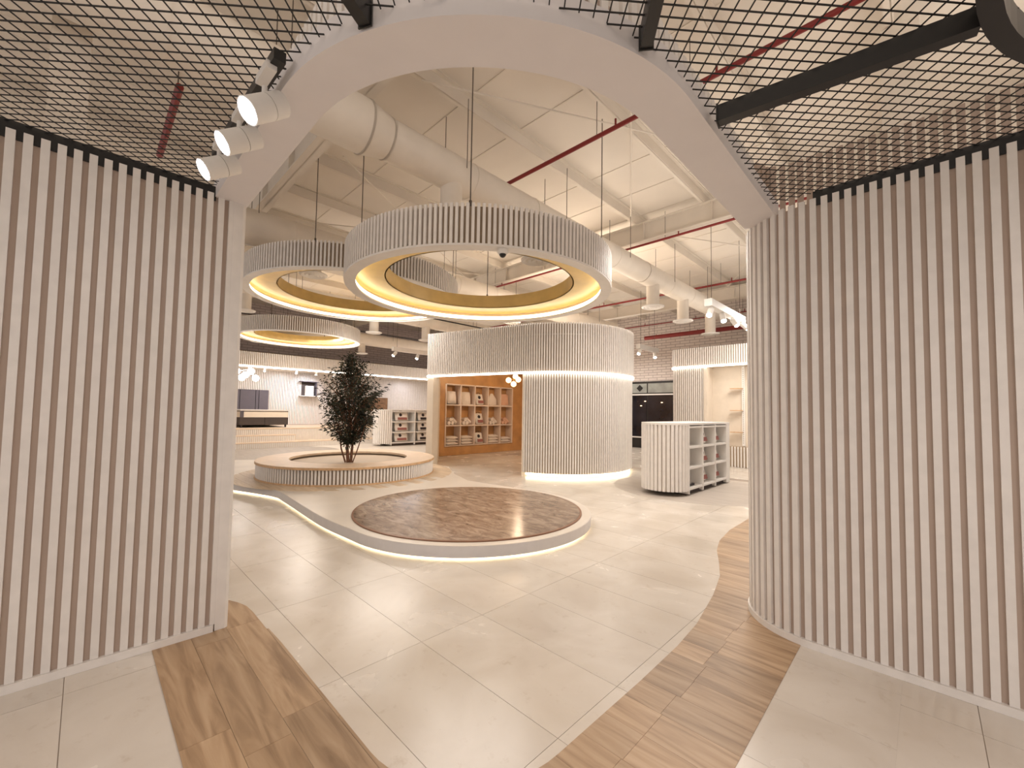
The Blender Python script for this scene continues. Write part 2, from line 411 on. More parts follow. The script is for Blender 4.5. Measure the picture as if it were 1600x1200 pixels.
for j in range(0, 38):
    b0 = .37 + j * rows; b1 = b0 + rows
    cuts = [-1.02] if b0 > 1.0 else []
    e = [-4.2]; s_ = -4.2 + r_.uniform(.3, 1.1)
    if b0 < 1.05:
        while s_ < -1.1: e.append(s_); s_ += 1.22
        e += [-.3]
    else: e += [-2.2, -1.02 + r_.uniform(-.015, .015), -.3]
    e = sorted(set(e))
    for k in range(len(e) - 1):
        P = clip(band, e[k] + .0008, e[k + 1] - .0008, b0 + .0008, b1 - .0008)
        if len(P) >= 3 and area(P) > .002:
            put('plank', M().prism(abpath(P), -.0005, .0025), plank, floor)
# round gallery of grey floor under the right-hand display unit
put('grey_inlay', M().prism(arc(4.05, 9.15, 1.75, 0, 2 * PI, 60)[:-1], -.002, .0015), greyfl, floor)

# ------------------------------------------------------------------ roof
ceil = put('ceiling', M().prism(abpath([(RA0, RB0), (RA1, RB0), (RA1, RB1), (RA0, RB1)]), 6.2, 6.3), ceilm)
tag(ceil, 'cream insulated sheet roof with steel purlins and rafters', 'ceiling', kind='structure')
pm = M()
pm.box((0, 0, .10), (RB1 - RB0, .02, .2)); pm.box((0, .035, .008), (RB1 - RB0, .07, .016)); pm.box((0, -.035, .192), (RB1 - RB0, .07, .016))
pme = pm.mesh('purlin')
for k in range(-11, 7):
    a = -.15 + 1.5 * k
    if RA0 < a < RA1: put('purlin', pme, steel, ceil, W(a, (RB0 + RB1) / 2, 6.0), ANG_B)
rm = M()
rm.box((0, 0, .22), (RA1 - RA0, .02, .44)); rm.box((0, 0, .01), (RA1 - RA0, .22, .02)); rm.box((0, 0, .43), (RA1 - RA0, .22, .02))
for k in range(-9, 10): rm.box((k * 1.5, 0, .22), (.012, .2, .42))
rme = rm.mesh('rafter')
for b in (2.3, 8.9, 15.4): put('rafter', rme, steel, ceil, W((RA0 + RA1) / 2, b, 5.56), ANG_A)
seam = M().box((0, 0, 0), (RA1 - RA0, .025, .012)).mesh('roof_seam')
for k in range(0, 23):
    put('roof_seam', seam, steel, ceil, W((RA0 + RA1) / 2, RB0 + .6 + k * 1.02, 6.195), ANG_A)
for (p, q) in [((-4.6, 2.9), (-1.4, 8.6)), ((-1.6, 2.9), (-4.7, 8.6)), ((-10.5, 2.9), (-6.6, 8.6)), ((-7.0, 2.9), (-10.6, 8.6)), ((-4.6, 9.2), (-1.2, 15.0)), ((-1.2, 9.2), (-4.6, 15.0)), ((-13.4, 3), (-9.9, 8.6))]:
    put('brace_rod', M().cyl(W(*p, 5.92), W(*q, 5.92), .014, n=6), steel, ceil)

# columns seen through the mesh
for (a, b, wd, lab) in [(-5.25, -.22, .24, 'cream steel column behind the mesh above the left slatted wall'), (-.1, 6.3, .32, 'cream steel column behind the mesh above the right slatted wall')]:
    c = thing('steel_column', lab, 'column', W(a, b, 0))
    x, y, _ = W(a, b)
    put('shaft', M().box((x, y, 2.99), (wd, wd, 5.98), ANG_A), steel, c)
    put('base_plate', M().box((x, y, .012), (wd + .16, wd + .16, .024), ANG_A), steel, c)

# ------------------------------------------------------------------ far walls
wb = put('wall_back', M().prism(abpath([(RA0, RB1), (RA1, RB1), (RA1, RB1 + .2), (RA0, RB1 + .2)]), 0, 6.2), brickw)
tag(wb, 'white painted brick wall at the far end', 'wall', kind='structure')
wl = put('wall_side', M().prism(abpath([(RA0, RB0), (RA0 - .2, RB0), (RA0 - .2, RB1 + .2), (RA0, RB1 + .2)]), 0, 6.2), brickg)
tag(wl, 'grey brick wall behind the bed stage', 'wall', kind='structure')

# ------------------------------------------------------------------ foreground slatted walls
ZT = 3.13
sm_long = slat_mesh(.0375, .022, ZT + .02 - .05)
LA = -3.66
wleft = put('wall_left', M().prism(abpath([(LA, -3.6), (LA, .775), (LA - .34, .775), (LA - .34, -3.6)]), 0, ZT), slatback)
tag(wleft, 'left entrance wall of white vertical slats on taupe board', 'wall', kind='structure')
lp = abpath([(LA, -3.59), (LA, .70)])
slats(wleft, lp, .05, sm_long, slatw, .0665)
put('end_panel', M().prism(abpath([(LA, .71), (LA + .024, .71), (LA + .024, .77), (LA + .012, .79), (LA - .35, .79), (LA - .35, .775), (LA, .775)]), .0, ZT + .005), slatw, wleft)
put('baseboard', M().prism(abpath([(LA, -3.6), (LA + .034, -3.6), (LA + .034, .70), (LA, .70)]), 0, .048), slatw, wleft)
bar = put('top_rail', M().prism(abpath([(LA + .001, -3.6), (LA + .010, -3.6), (LA + .010, .60), (LA + .001, .60)]), ZT - .03, ZT + .075), black, wleft)

RBF = 3.59
rpath_ab = [(.0 - .56, RBF)]
cx_, cb_ = -.56, RBF + .5
right_ab = [(-1.06, 5.6), (-1.06, cb_)] + [(cx_ - .5 * math.cos(t), cb_ - .5 * math.sin(t)) for t in [i * PI / 2 / 16 for i in range(1, 16)]] + [(cx_, RBF), (5.0, RBF)]
inner_ab = [(5.0, RBF + .3), (-.3, RBF + .3), (-.62, RBF + .5), (-.76, 5.6)]
wright = put('wall_right', M().prism(abpath(right_ab + inner_ab), 0, ZT), slatback)
tag(wright, 'right entrance wall of white vertical slats with rounded corner', 'wall', kind='structure')
rp = abpath(right_ab)
slats(wright, rp, .05, sm_long, slatw, .0655)
put('baseboard', M().strip(rp, 0, .048, -.034), slatw, wright)
put('top_rail', M().prism(abpath([(-.53, RBF - .001), (5, RBF - .001), (5, RBF - .010), (-.53, RBF - .010)]), ZT - .03, ZT + .075), black, wright)

# ------------------------------------------------------------------ curved entrance beam
def arm(ca, cb, r, aend, bend): return [(aend, cb)] + fillet(ca, cb, r, 0, 0, 28) + [(ca, bend)]
outer = arm(-.775, .595, 1.40, -3.72, 3.75); inner = arm(-1.015, .80, 1.24, -3.72, 3.75)
beam = put('trim_1', M().prism(abpath(outer + inner[::-1]), ZT, ZT + .13), beamw)
tag(beam, 'curved white entrance beam bridging the two slatted walls', 'beam', kind='structure')
par_path = abpath(arm(-1.0, .79, 1.24, -3.95, 4.14)[:-1] + [(-1.0, 3.9), (-.93, 4.09), (-.76, 4.14), (4.9, 4.14)])
par = put('trim_2', M().strip(abpath(arm(-.985, .775, 1.25, -3.95, 3.7)), ZT + .13, ZT + .42, .012), slatback)
tag(par, 'slatted parapet standing on top of the entrance beam', 'parapet', kind='structure')
spar = slat_mesh(.042, .03, .48)
spar2 = slat_mesh(.042, .03, .62)
cnt = 0
for (x, y, t) in resample(par_path, .066):
    a, b = AB(x, y)
    put('slat', spar2 if b > 3.9 else spar, slatback if b > 3.9 else slatw, par, (x, y, ZT + .001 if b > 3.85 else ZT + .13), t); cnt += 1

# ------------------------------------------------------------------ black wire mesh ceiling, tubes, round collar
MZ = ZT + .065
RC = (2.46, .47); RR = 1.20
region = abpath([(LA + .005, -2.6), (LA + .005, .59)] + arm(-.775, .59, 1.40, LA, 3.58)[1:] + [(4.6, 3.58), (4.6, -2.6)])
mm = M()
def wire(dirang, spacing, wd, z):
    dx, dy = math.cos(dirang), math.sin(dirang); nx, ny = -dy, dx
    for k in range(-140, 140):
        off = k * spacing; hits = []
        for i in range(len(region)):
            p, q = region[i - 1], region[i]
            fp = p[0] * nx + p[1] * ny - off; fq = q[0] * nx + q[1] * ny - off
            if (fp >= 0) != (fq >= 0):
                t = fp / (fp - fq); x = p[0] + (q[0] - p[0]) * t; y = p[1] + (q[1] - p[1]) * t; hits.append(x * dx + y * dy)
        d0 = RC[0] * nx + RC[1] * ny - off; cutr = None
        if abs(d0) < RR: hw = math.sqrt(RR * RR - d0 * d0); c0 = RC[0] * dx + RC[1] * dy; cutr = (c0 - hw, c0 + hw)
        hits.sort()
        for i in range(0, len(hits) - 1, 2):
            segs = [(hits[i], hits[i + 1])]
            if cutr: segs = [(s, min(e, cutr[0])) for s, e in segs] + [(max(s, cutr[1]), e) for s, e in segs]
            for s0, e0 in segs:
                if e0 - s0 > .01:
                    c = (s0 + e0) / 2; mm.box((dx * c + nx * off, dy * c + ny * off, z), (e0 - s0, wd, .004), dirang)
wire(math.radians(4), 0.0505, .0055, MZ); wire(math.radians(90), .061, .0048, MZ + .004)
mesh_o = put('wire_mesh', mm, wirem)
tag(mesh_o, 'black wire mesh ceiling hung over the entrance', 'wire mesh')
def bar_thing(label, p, q, wd, ht, zc):
    p = Vector((*p, zc)); q = Vector((*q, zc)); d = q - p
    o = thing('square_tube', label, 'metal tube', tuple(p))
    put('tube', M().box(tuple((p + q) / 2), (d.length, wd, ht), math.atan2(d.y, d.x)), black, o)
    put('end_cap', M().box(tuple(p), (.006, wd + .012, ht + .012), math.atan2(d.y, d.x)), black, o)
bar_thing('long black square tube running under the wire mesh from beam to round collar', (1.045, 2.10), (1.79, 1.555), .055, .085, ZT + .015)
bar_thing('short black tube end butting the apex of the curved beam, right of centre', (.545, 1.70), (.36, .2), .05, .10, ZT + .06)
bar_thing('short black tube end butting the curved beam beside the track spotlights', (-.615, 1.615), (-1.0, .2), .05, .10, ZT + .06)
rc = thing('round_collar', 'thick black round collar ringing a hole in the wire mesh', 'ring', (RC[0], RC[1], ZT))
put('collar', M().lathe([(RR, 0), (RR + .065, 0), (RR + .065, .11), (RR, .11)], (RC[0], RC[1], ZT - .04), 96, True), black, rc)
put('hanger', M().cyl((RC[0], RC[1] + RR + .03, ZT + .06), (RC[0], RC[1] + RR + .03, 6.0), .006, n=6), cable, rc)

# ------------------------------------------------------------------ track spotlights at the entrance
tr = thing('lighting_track', 'black lighting track fixed beside the curved entrance beam', 'light track', (-1.1, 1.85, ZT))
t0, t1 = Vector((-1.055, 1.79, ZT + .035)), Vector((-1.86, 2.53, ZT + .035))
put('rail', M().box(tuple((t0 + t1) / 2), ((t1 - t0).length, .05, .05), math.atan2(t1.y - t0.y, t1.x - t0.x)), black, tr)
sd = [('upper', (440, 163), (394, 172), 1.93), ('middle', (401, 214), (352, 223), 2.19), ('lower', (368, 256), (324, 264), 2.44)]
def pix_at_y(x, y, Y):
    d = r2 * ((x - 800) / F_PX) + u2 * ((CY - y) / F_PX) + fw; return Vector((0, 0, H)) + d * (Y / d.y)
words = {'upper': 'white cylinder spotlight on the black track, closest to the beam apex', 'middle': 'white cylinder spotlight on the black track, between the other two', 'lower': 'white cylinder spotlight on the black track, closest to the left slatted wall'}
for nm, bk, fr, yk in sd:
    back = pix_at_y(*bk, yk); front = pix_at_y(*fr, yk - .10); d = (front - back).normalized(); front = back + d * .185
    s = thing('spotlight', words[nm], 'spotlight', tuple(back), group='entrance track spotlights')
    put('body', M().cyl(back, back + d * .075, .056, .058, 28).cyl(back + d * .078, front, .058, .058, 28), white, s, smooth=True)
    put('lens', M().cyl(front, front + d * .004, .052, .052, 24), lens, s)
    put('bezel', M().cyl(front - d * .006, front + d * .002, .0595, .0595, 28), white, s)
    md = back + d * .1
    put('stem', M().cyl(md + Vector((0, 0, .05)), md + Vector((.0, .0, .10)), .012, n=10), white, s)
    put('adapter', M().box((md.x + .01, md.y - .01, ZT + .005), (.15, .045, .035), math.atan2(t1.y - t0.y, t1.x - t0.x)), white, s)
    so = lamp('spot_beam', 'SPOT', tuple(front + d * .02), 14, (.9, .92, 1), .04, (0, 0, 0), spot_size=1.1, spot_blend=.5)
    so.rotation_euler = d.to_track_quat('-Z', 'Y').to_euler()

# ------------------------------------------------------------------ raised platform with round rug
base_led = smoothpts(plat_front, 5) + plat_arc
cxp = DC
def shrink(path, dist):
    out = []
    for i, (x, y) in enumerate(path):
        x0, y0 = path[max(0, i - 1)]; x1, y1 = path[min(len(path) - 1, i + 1)]; dx, dy = x1 - x0, y1 - y0; l = math.hypot(dx, dy) or 1
        out.append((x - dy / l * dist, y + dx / l * dist))
    return out
platform = thing('stone_platform', 'low white stone platform with glowing base edge under rug and planter', 'platform', (DC[0], DC[1], 0))
put('deck', M().prism(plat, .03, .152), plat_face, platform)
put('deck_top', M().prism(shrink(base_led, .004) + plat_back, .152, .156), plat_top, platform)
put('plinth', M().prism(shrink(base_led, .09) + [(x - .1, y) for x, y in plat_back[:5]] + plat_back[5:], 0, .03), plat_face, platform)
put('led_strip', M().strip(shrink(base_led, .055), .008, .022, .015), ledp, platform)
put('grey_inlay', M().prism(arc(-8.0, 13.7, 2.25, 0, 2 * PI, 60)[:-1], .156, .1575), greyfl, platform)
PC = (-3.67, 9.62)
circ = arc(0, 0, 2.3, 0, 2 * PI, 60)[:-1]
pa, pb = AB(*PC)
for j in range(23):
    b0 = -2.3 + j * .2
    for k in range(4):
        a0 = -2.4 + k * 1.2 + (j % 2) * .6 - .6
        P = clip(circ, a0 + .001, a0 + 1.199, b0 + .001, b0 + .199)
        if len(P) >= 3 and area(P) > .004: put('plank', M().prism([W(p[0] + pa, p[1] + pb)[:2] for p in P], .156, .1585), pale_plank, platform)
rug = thing('round_rug', 'round brown mottled floor disc set on the white platform', 'floor disc', (DC[0], DC[1], .156))
put('rim', M().lathe([(1.62, 0), (1.645, 0), (1.645, .012), (1.62, .016)], (DC[0], DC[1], .156), 96, True), rimm, rug)
ca, cb = AB(*DC); c2 = arc(0, 0, 1.62, 0, 2 * PI, 90)[:-1]
for i in range(-2, 3):
    for j in range(-4, 4):
        P = clip(c2, (i - .5) * 1.2 + .001, (i + .5) * 1.2 - .001, j * .6 + .101, j * .6 + .699)
        if len(P) >= 3 and area(P) > .003: put('rug_tile', M().prism([W(p[0] + ca, p[1] + cb)[:2] for p in P], .156, .171), rugm, rug)

# ------------------------------------------------------------------ planter bench and tree
PR = 1.865; PZ = .1585
pl = thing('planter_bench', 'round planter bench with white ribbed side and pale oak seat', 'planter', (PC[0], PC[1], PZ))
put('body', M().lathe([(PR - .05, 0), (PR - .05, .30), (PR - .55, .30), (PR - .55, 0)], (*PC, PZ), 80, True), drumback, pl)
put('base_ring', M().lathe([(PR - .05, 0), (PR + .01, 0), (PR + .01, .025), (PR - .05, .025)], (*PC, PZ), 96, True), oak, pl)
flute = M().cyl((0, 0, 0), (0, 0, .265), .022, n=8).mesh('rib')
nfl = 176
for i in range(nfl):
    t = 2 * PI * i / nfl
    put('rib', flute, slatw, pl, (PC[0] + (PR - .03) * math.cos(t), PC[1] + (PR - .03) * math.sin(t), PZ + .025))
put('seat_edge', M().lathe([(PR - .1, .295), (PR + .012, .295), (PR + .012, .335), (PR - .1, .335)], (*PC, PZ), 96, True), oak, pl)
put('seat', M().lathe([(PR * .67, .30), (PR + .008, .335), (PR + .006, .345), (PR * .67, .345)], (*PC, PZ), 96, True), lightoak, pl)
put('inner_board', M().lathe([(.0001, .24), (PR * .68, .24), (PR * .68, .26), (.0001, .26)], (*PC, PZ), 80, True), soil, pl)
TB_ = (-3.60, 9.30, PZ + .26)
tree = thing('olive_tree', 'leafy dark green tree with several slim stems in planter', 'tree', TB_)
tk = M(); rg = random.Random(11); tips = []
def crown_r(z):   # crown radius by height above planter board
    pts = [(.42, .10), (.6, .30), (.8, .50), (1.1, .60), (1.5, .70), (1.75, .72), (1.9, .55), (2.02, .36), (2.2, .28), (2.4, .05)]
    for (z0, q0), (z1, q1) in zip(pts, pts[1:]):
        if z0 <= z <= z1: return q0 + (q1 - q0) * (z - z0) / (z1 - z0)
    return .05
tk.tube([TB_, (TB_[0] - .03, TB_[1], TB_[2] + .35), (TB_[0] + .02, TB_[1] + .02, TB_[2] + .8), (TB_[0] - .02, TB_[1], TB_[2] + 1.3), (TB_[0] + .05, TB_[1], TB_[2] + 1.9)], [.036, .032, .028, .022, .01], 9)
tk.tube([(TB_[0] + .06, TB_[1], TB_[2]), (TB_[0] + .08, TB_[1] + .03, TB_[2] + .5), (TB_[0] + .14, TB_[1] + .05, TB_[2] + 1.0), (TB_[0] + .22, TB_[1], TB_[2] + 1.5)], [.032, .027, .02, .008], 8)
tk.tube([(TB_[0] - .05, TB_[1] - .02, TB_[2]), (TB_[0] - .16, TB_[1], TB_[2] + .3), (TB_[0] - .22, TB_[1] + .04, TB_[2] + .62), (TB_[0] - .26, TB_[1], TB_[2] + 1.2)], [.02, .017, .014, .006], 7)
tk.tube([(TB_[0] + .10, TB_[1], TB_[2]), (TB_[0] + .19, TB_[1], TB_[2] + .25), (TB_[0] + .33, TB_[1], TB_[2] + .72), (TB_[0] + .38, TB_[1], TB_[2] + 1.0)], [.014, .013, .011, .006], 6)
lf = M()
for i in range(270):
    z = rg.uniform(.42, 2.38) if i > 60 else rg.uniform(.9, 1.9)
    r = crown_r(z) * math.sqrt(rg.uniform(.05, 1.0)); t = rg.uniform(0, 2 * PI)
    tip = Vector((TB_[0] + .03 + r * math.cos(t), TB_[1] + r * math.sin(t), TB_[2] + z))
    st = Vector((TB_[0] + r * .25 * math.cos(t), TB_[1] + r * .25 * math.sin(t), TB_[2] + max(.45, z - .35 - .2 * r)))
    mid = (st + tip) / 2 + Vector((rg.uniform(-.05, .05), rg.uniform(-.05, .05), .03))
    tk.tube([st, mid, tip], [.008, .005, .002], 4)
    for j in range(27):
        q = rg.uniform(.25, 1.15); base = st.lerp(tip, q) + Vector((rg.gauss(0, .05), rg.gauss(0, .05), rg.gauss(0, .05)))
        d = Vector((math.cos(t) + rg.gauss(0, .8), math.sin(t) + rg.gauss(0, .8), rg.gauss(.1, .7))).normalized()
        l = rg.uniform(.06, .115); wv = d.cross(Vector((rg.gauss(0, 1), rg.gauss(0, 1), rg.gauss(0, 1)))).normalized() * rg.uniform(.009, .016)
        dr = Vector((0, 0, -.012))
        lf.add([base, base + d * l * .45 + wv, base + d * l + dr, base + d * l * .45 - wv], [(0, 1, 2, 3)])
put('trunk', tk, bark, tree, smooth=True)
tag(put('foliage', lf, leafm, tree), kind='stuff')

# ------------------------------------------------------------------ hanging slatted ring lights
def ring_light(label, cx, cy, R, z, h, nsl, individual=True):
    t = thing('ring_light', label, 'ring light', (cx, cy, z))
    c = (cx, cy, z)
    put('shell', M().lathe([(R - .035, .02), (R - .035, h - .002), (R - .06, h - .002), (R - .06, .02)], c, 96, True), drumback, t, smooth=True)
    put('lip', M().lathe([(R - .15, .0), (R - .005, .0), (R - .005, .022), (R - .15, .022)], c, 128, True), white, t, smooth=True)
    put('soffit', M().lathe([(R * .715, .15), (R - .06, .15), (R - .06, .165), (R * .715, .165)], c, 96, True), gold, t, smooth=True)
    put('inner_wall', M().lathe([(R * .715, .15), (R * .715, h - .05), (R * .715 + .015, h - .05), (R * .715 + .015, .15)], c, 96, True), goldd, t, smooth=True)
    put('led_strip', M().lathe([(R - .135, .024), (R - .135, .085), (R - .125, .085), (R - .125, .024)], c, 128, True), ledring, t)
    if individual:
        me = slat_mesh(.031, .034, h)
        for i in range(nsl):
            q = 2 * PI * i / nsl
            put('slat', me, slatw, t, (cx + (R - .036) * math.cos(q), cy + (R - .036) * math.sin(q), z + .022), q + PI / 2)
    for k in range(4):
        q = ANG_A + PI / 4 + k * PI / 2
        p = (cx + (R - .1) * math.cos(q), cy + (R - .1) * math.sin(q))
        put('hanger_wire', M().cyl((*p, z + h - .03), (*p, 6.0), .007, n=6), cable, t)
        put('wire_clamp', M().cyl((*p, z + h - .02), (*p, z + h + .09), .016, n=8), cable, t)
    return t
ring_light('large slatted ring light hanging over the brown floor disc', -.483, 6.06, 1.872, 3.29, .42, 208)
ring_light('slatted ring light hanging over the tree planter', -3.43, 9.12, 2.18, 3.98, .44, 210)
ring_light('slatted ring light hanging in front of the bed stage', -7.62, 14.93, 2.0, 4.02, .46, 190)
for (x, y, z, lab) in [(-.12, 4.3, 3.29, 'white dome security camera under the large ring light'), (-9.2, 13.85, 4.02, 'white dome security camera under the ring light by the bed stage')]:
    c = thing('dome_camera', lab, 'security camera', (x, y, z))
    put('housing', M().lathe([(.0001, 0), (.055, 0), (.06, -.03), (.045, -.055), (.0001, -.06)], (x, y, z), 20), white, c, smooth=True)
    put('dome', M().sphere((x, y - .008, z - .055), .036, 12), black, c, smooth=True)

# ------------------------------------------------------------------ ducts, diffusers, sprinkler pipes
def duct(label, a, z, segs, drops, r_drop=.155):
    d = thing('air_duct', label, 'air duct', W(a, segs[0][0], z - segs[0][2]))
    for b0, b1, ra, rb in segs:
        put('pipe', M().cyl(W(a, b0, z), W(a, b1, z), ra, rb, 36), ductm, d, smooth=True)
        n = max(1, int((b1 - b0) / 1.25))
        for k in range(n + 1):
            b = b0 + (b1 - b0) * k / n; r = ra + (rb - ra) * k / n
            put('joint_band', M().cyl(W(a, b - .012, z), W(a, b + .012, z), r + .008, n=36), ductm, d, smooth=True)
    b = segs[0][0] + .5
    while b < segs[-1][1]:
        for s in (-.26, .26):
            put('hanger_wire', M().cyl(W(a + s, b, z), W(a + s, b, 6.0), .006, n=5), cable, d)
        b += 2.3
    for b, zb in drops:
        dp = put('drop', M().cyl(W(a, b, z - .1), W(a, b, zb), r_drop, n=24), ductm, d, smooth=True)
        x, y, _ = W(a, b)
        put('diffuser', M().lathe([(.0001, .0), (.08, -.025), (.1, 0), (.15, -.022), (.18, 0), (.23, -.02), (.27, .0), (.27, .018), (.0001, .018)], (x, y, zb), 32), white, dp)
duct('large cream round duct passing over the ring light and drum', -4.75, 5.0, [(-1.5, 2.2, .31, .31), (2.2, 2.5, .31, .25), (2.5, 9.2, .25, .25), (9.2, 14.6, .25, .25)], [(3.53, 4.2), (5.39, 4.23), (9.8, 4.25), (11.63, 4.2), (13.76, 4.14)])
duct('cream round duct passing above the tree planter', -9.0, 5.0, [(-3, 4.2, .34, .34), (4.2, 15, .27, .27)], [(3.2, 4.37), (9.11, 4.34)])
duct('cream round duct passing between the stage and the shop drum', -13.5, 5.0, [(-3, 15, .28, .27)], [(3.0, 4.3), (6.87, 4.24), (8.98, 4.25)])
duct('cream round duct passing above the bed stage', -18.0, 4.75, [(-2, 16, .27, .27)], [(4.5, 4.1), (8.6, 4.1)])
def pipe(label, b, z, a0, a1, r, posts):
    p = thing('sprinkler_pipe', label, 'pipe', W(a0, b, z - r))
    put('pipe', M().cyl(W(a0, b, z), W(a1, b, z), r, n=10), redm, p, smooth=True)
    for a in posts:
        put('hanger_rod', M().cyl(W(a, b, z), W(a, b, 6.1), .005, n=5), cable, p)
        put('sprinkler_head', M().cyl(W(a + .3, b, z), W(a + .3, b, z + .12), .014, n=6), redm, p)
pipe('red sprinkler pipe crossing above the large ring light', 4.88, 5.48, -5.3, 3.0, .032, (-3.2, -1.9, .3))
pipe('red sprinkler pipe crossing just behind the large ring light', 8.84, 5.48, -12.5, 1.5, .026, (-9.5, -6.9, -4.0, -2.6))
pipe('red sprinkler pipe crossing over the front of the drum', 13.05, 5.48, -15, 1.5, .03, (-11.5, -8.5, -6.2, -4.2, -3.0))
pipe('red sprinkler pipe high under the roof near the white brick wall', 17.2, 5.48, -18, 2.5, .024, (-13, -9, -6.8, -5.0, -3.8))
pipe('thick red main pipe along the white brick wall', 16.6, 4.8, -8.4, 4, .085, (-8.2, -6.5, -4.6))
pp = thing('sprinkler_pipe', 'red pipe stub rising behind the mesh over the left wall', 'pipe', W(-6.9, .52, 4.77))
put('pipe', M().cyl(W(-6.9, .52, 4.8), W(-5.25, .52, 4.8), .035, n=10), redm, pp)
put('hanger_rod', M().cyl(W(-5.4, .52, 4.8), W(-5.4, .52, 6.1), .006, n=5), cable, pp)
for (a, b0, b1, z, lab) in [(-11.2, 1, 12, 4.55, 'thin black conduit running under the roof past the planter duct'), (-16.2, 2, 13, 4.75, 'thin black conduit running under the roof above the stage')]:
    c = thing('conduit', lab, 'conduit', W(a, b0, z))
    put('pipe', M().cyl(W(a, b0, z), W(a, b1, z), .022, n=8), black, c)
    for k in range(6): put('hanger_rod', M().cyl(W(a, b0 + .4 + k * 2, z), W(a, b0 + .4 + k * 2, 6.1), .006, n=5), cable, c)
def track_box(label, a, b0, b1, z, n):
    t = thing('track_light', label, 'track light', W(a, (b0 + b1) / 2, z))
    x, y, _ = W(a, (b0 + b1) / 2)
    put('housing', M().box((x, y, z + .08), (b1 - b0, .16, .16), ANG_B), white, t)
    for k in range(2): put('hanger_wire', M().cyl(W(a, b0 + .2 + k * (b1 - b0 - .4), z + .16), W(a, b0 + .2 + k * (b1 - b0 - .4), 6.1), .006, n=5), cable, t)
    for k in range(n):
        b = b0 + .2 + (b1 - b0 - .4) * k / max(1, n - 1)
        p = Vector(W(a, b, z)); d = Vector((-.45 + .35 * k, -.5, -.8)).normalized()
        s = put('spot_head', M().cyl(p + d * .05, p + d * .26, .062, n=16), white, t, smooth=True)
        put('arm', M().cyl(p, p + d * .07, .015, n=8), white, s)
        put('lens', M().cyl(p + d * .262, p + d * .27, .055, n=16), lens2, s)
track_box('white track light box with spot heads beside the drum duct', -3.27, 9.35, 11.75, 3.95, 4)
track_box('white track light box with spot heads above the left display unit', -15.1, 8.5, 10.9, 3.95, 3)
track_box('white track light bar between drum and brick wall', -7.3, 13.9, 15.4, 3.95, 2)

# ------------------------------------------------------------------ slatted drum shop with niche
CC = (1.35, 12.3); CR = 2.12; DZ = 3.8; LZ = 2.58
TP = (.263, 10.477); JB = (-2.46, 12.1)
ang_t = math.atan2(TP[1] - CC[1], TP[0] - CC[0])
low = arc(CC[0], CC[1], CR - .04, ang_t, math.radians(95), 64)
drum = thing('slatted_drum', 'tall drum-shaped shop unit clad in white vertical slats with LED belt', 'shop unit', (CC[0], CC[1], 0))
put('core', M().strip(low, .09, LZ, .12), drumback, drum, smooth=True)
lowp = arc(CC[0], CC[1], CR - .04, ang_t + .012, math.radians(60), 64)
sl_low = slat_mesh(.036, .03, LZ - .12)
slats(drum, lowp, .10, sl_low, slatw, .064)
upp = [JB, TP] + arc(CC[0], CC[1], CR, ang_t, math.radians(95), 64)[1:]
put('fascia', M().strip(upp, LZ, DZ - .02, .12), drumback, drum)
fsl = slat_mesh(.036, .03, DZ - LZ)
slats(drum, [JB, TP] + arc(CC[0], CC[1], CR, ang_t, math.radians(60), 64)[1:], LZ + .005, fsl, slatw, .064)
put('led_belt', M().strip(shrink(upp[:58], -.035), LZ - .035, LZ + .012, .02), ledw, drum)
put('plinth', M().strip(shrink(low, .06), .0, .09, .1), plat_face, drum)
put('base_led', M().strip(shrink(lowp, .03), .035, .08, .02), led, drum)
put('jamb', M().prism([JB, (JB[0] + .2, JB[1] - .12), (JB[0] + .32, JB[1] + .1), W(-11.95, 8.6)[:2], W(-12.15, 8.5)[:2]], 0, LZ), cream, drum)
put('inner_jamb', M().prism([TP, (TP[0] + .12, TP[1] + .03), (TP[0] + .12, TP[1] + .5), (TP[0] + .02, TP[1] + .12)], 0, LZ), cream, drum)
for (b0, b1, z0, z1) in [(8.52, 8.86, 0, DZ - .3), (12.24, 13.4, 0, DZ - .3), (8.86, 12.24, 0, .305), (8.86, 12.24, 2.545, DZ - .3)]:
    put('wall_panel', M().prism(abpath([(-12.0, b0), (-12.0, b1), (-12.12, b1), (-12.12, b0)]), z0, z1), orangewood, drum)
put('back_wall', M().prism(abpath([(-12.34, 8.7), (-12.34, 13.4), (-12.42, 13.4), (-12.42, 8.7)]), 0, DZ - .3), orangewood, drum)
put('side_wall', M().prism(abpath([(-12.0, 13.28), (-8.4, 13.28), (-8.4, 13.4), (-12.0, 13.4)]), 0, DZ - .3), orangewood, drum)
roofp = [JB] + upp[1:] + [W(-8.4, 13.4)[:2], W(-12.1, 13.4)[:2], W(-12.1, 8.5)[:2]]
put('roof', M().prism(roofp, DZ - .3, DZ - .26), cream, drum)
put('skirting', M().prism(abpath([(-11.985, 8.55), (-11.985, 13.2), (-12, 13.2), (-12, 8.55)]), 0, .14), orangewood, drum)
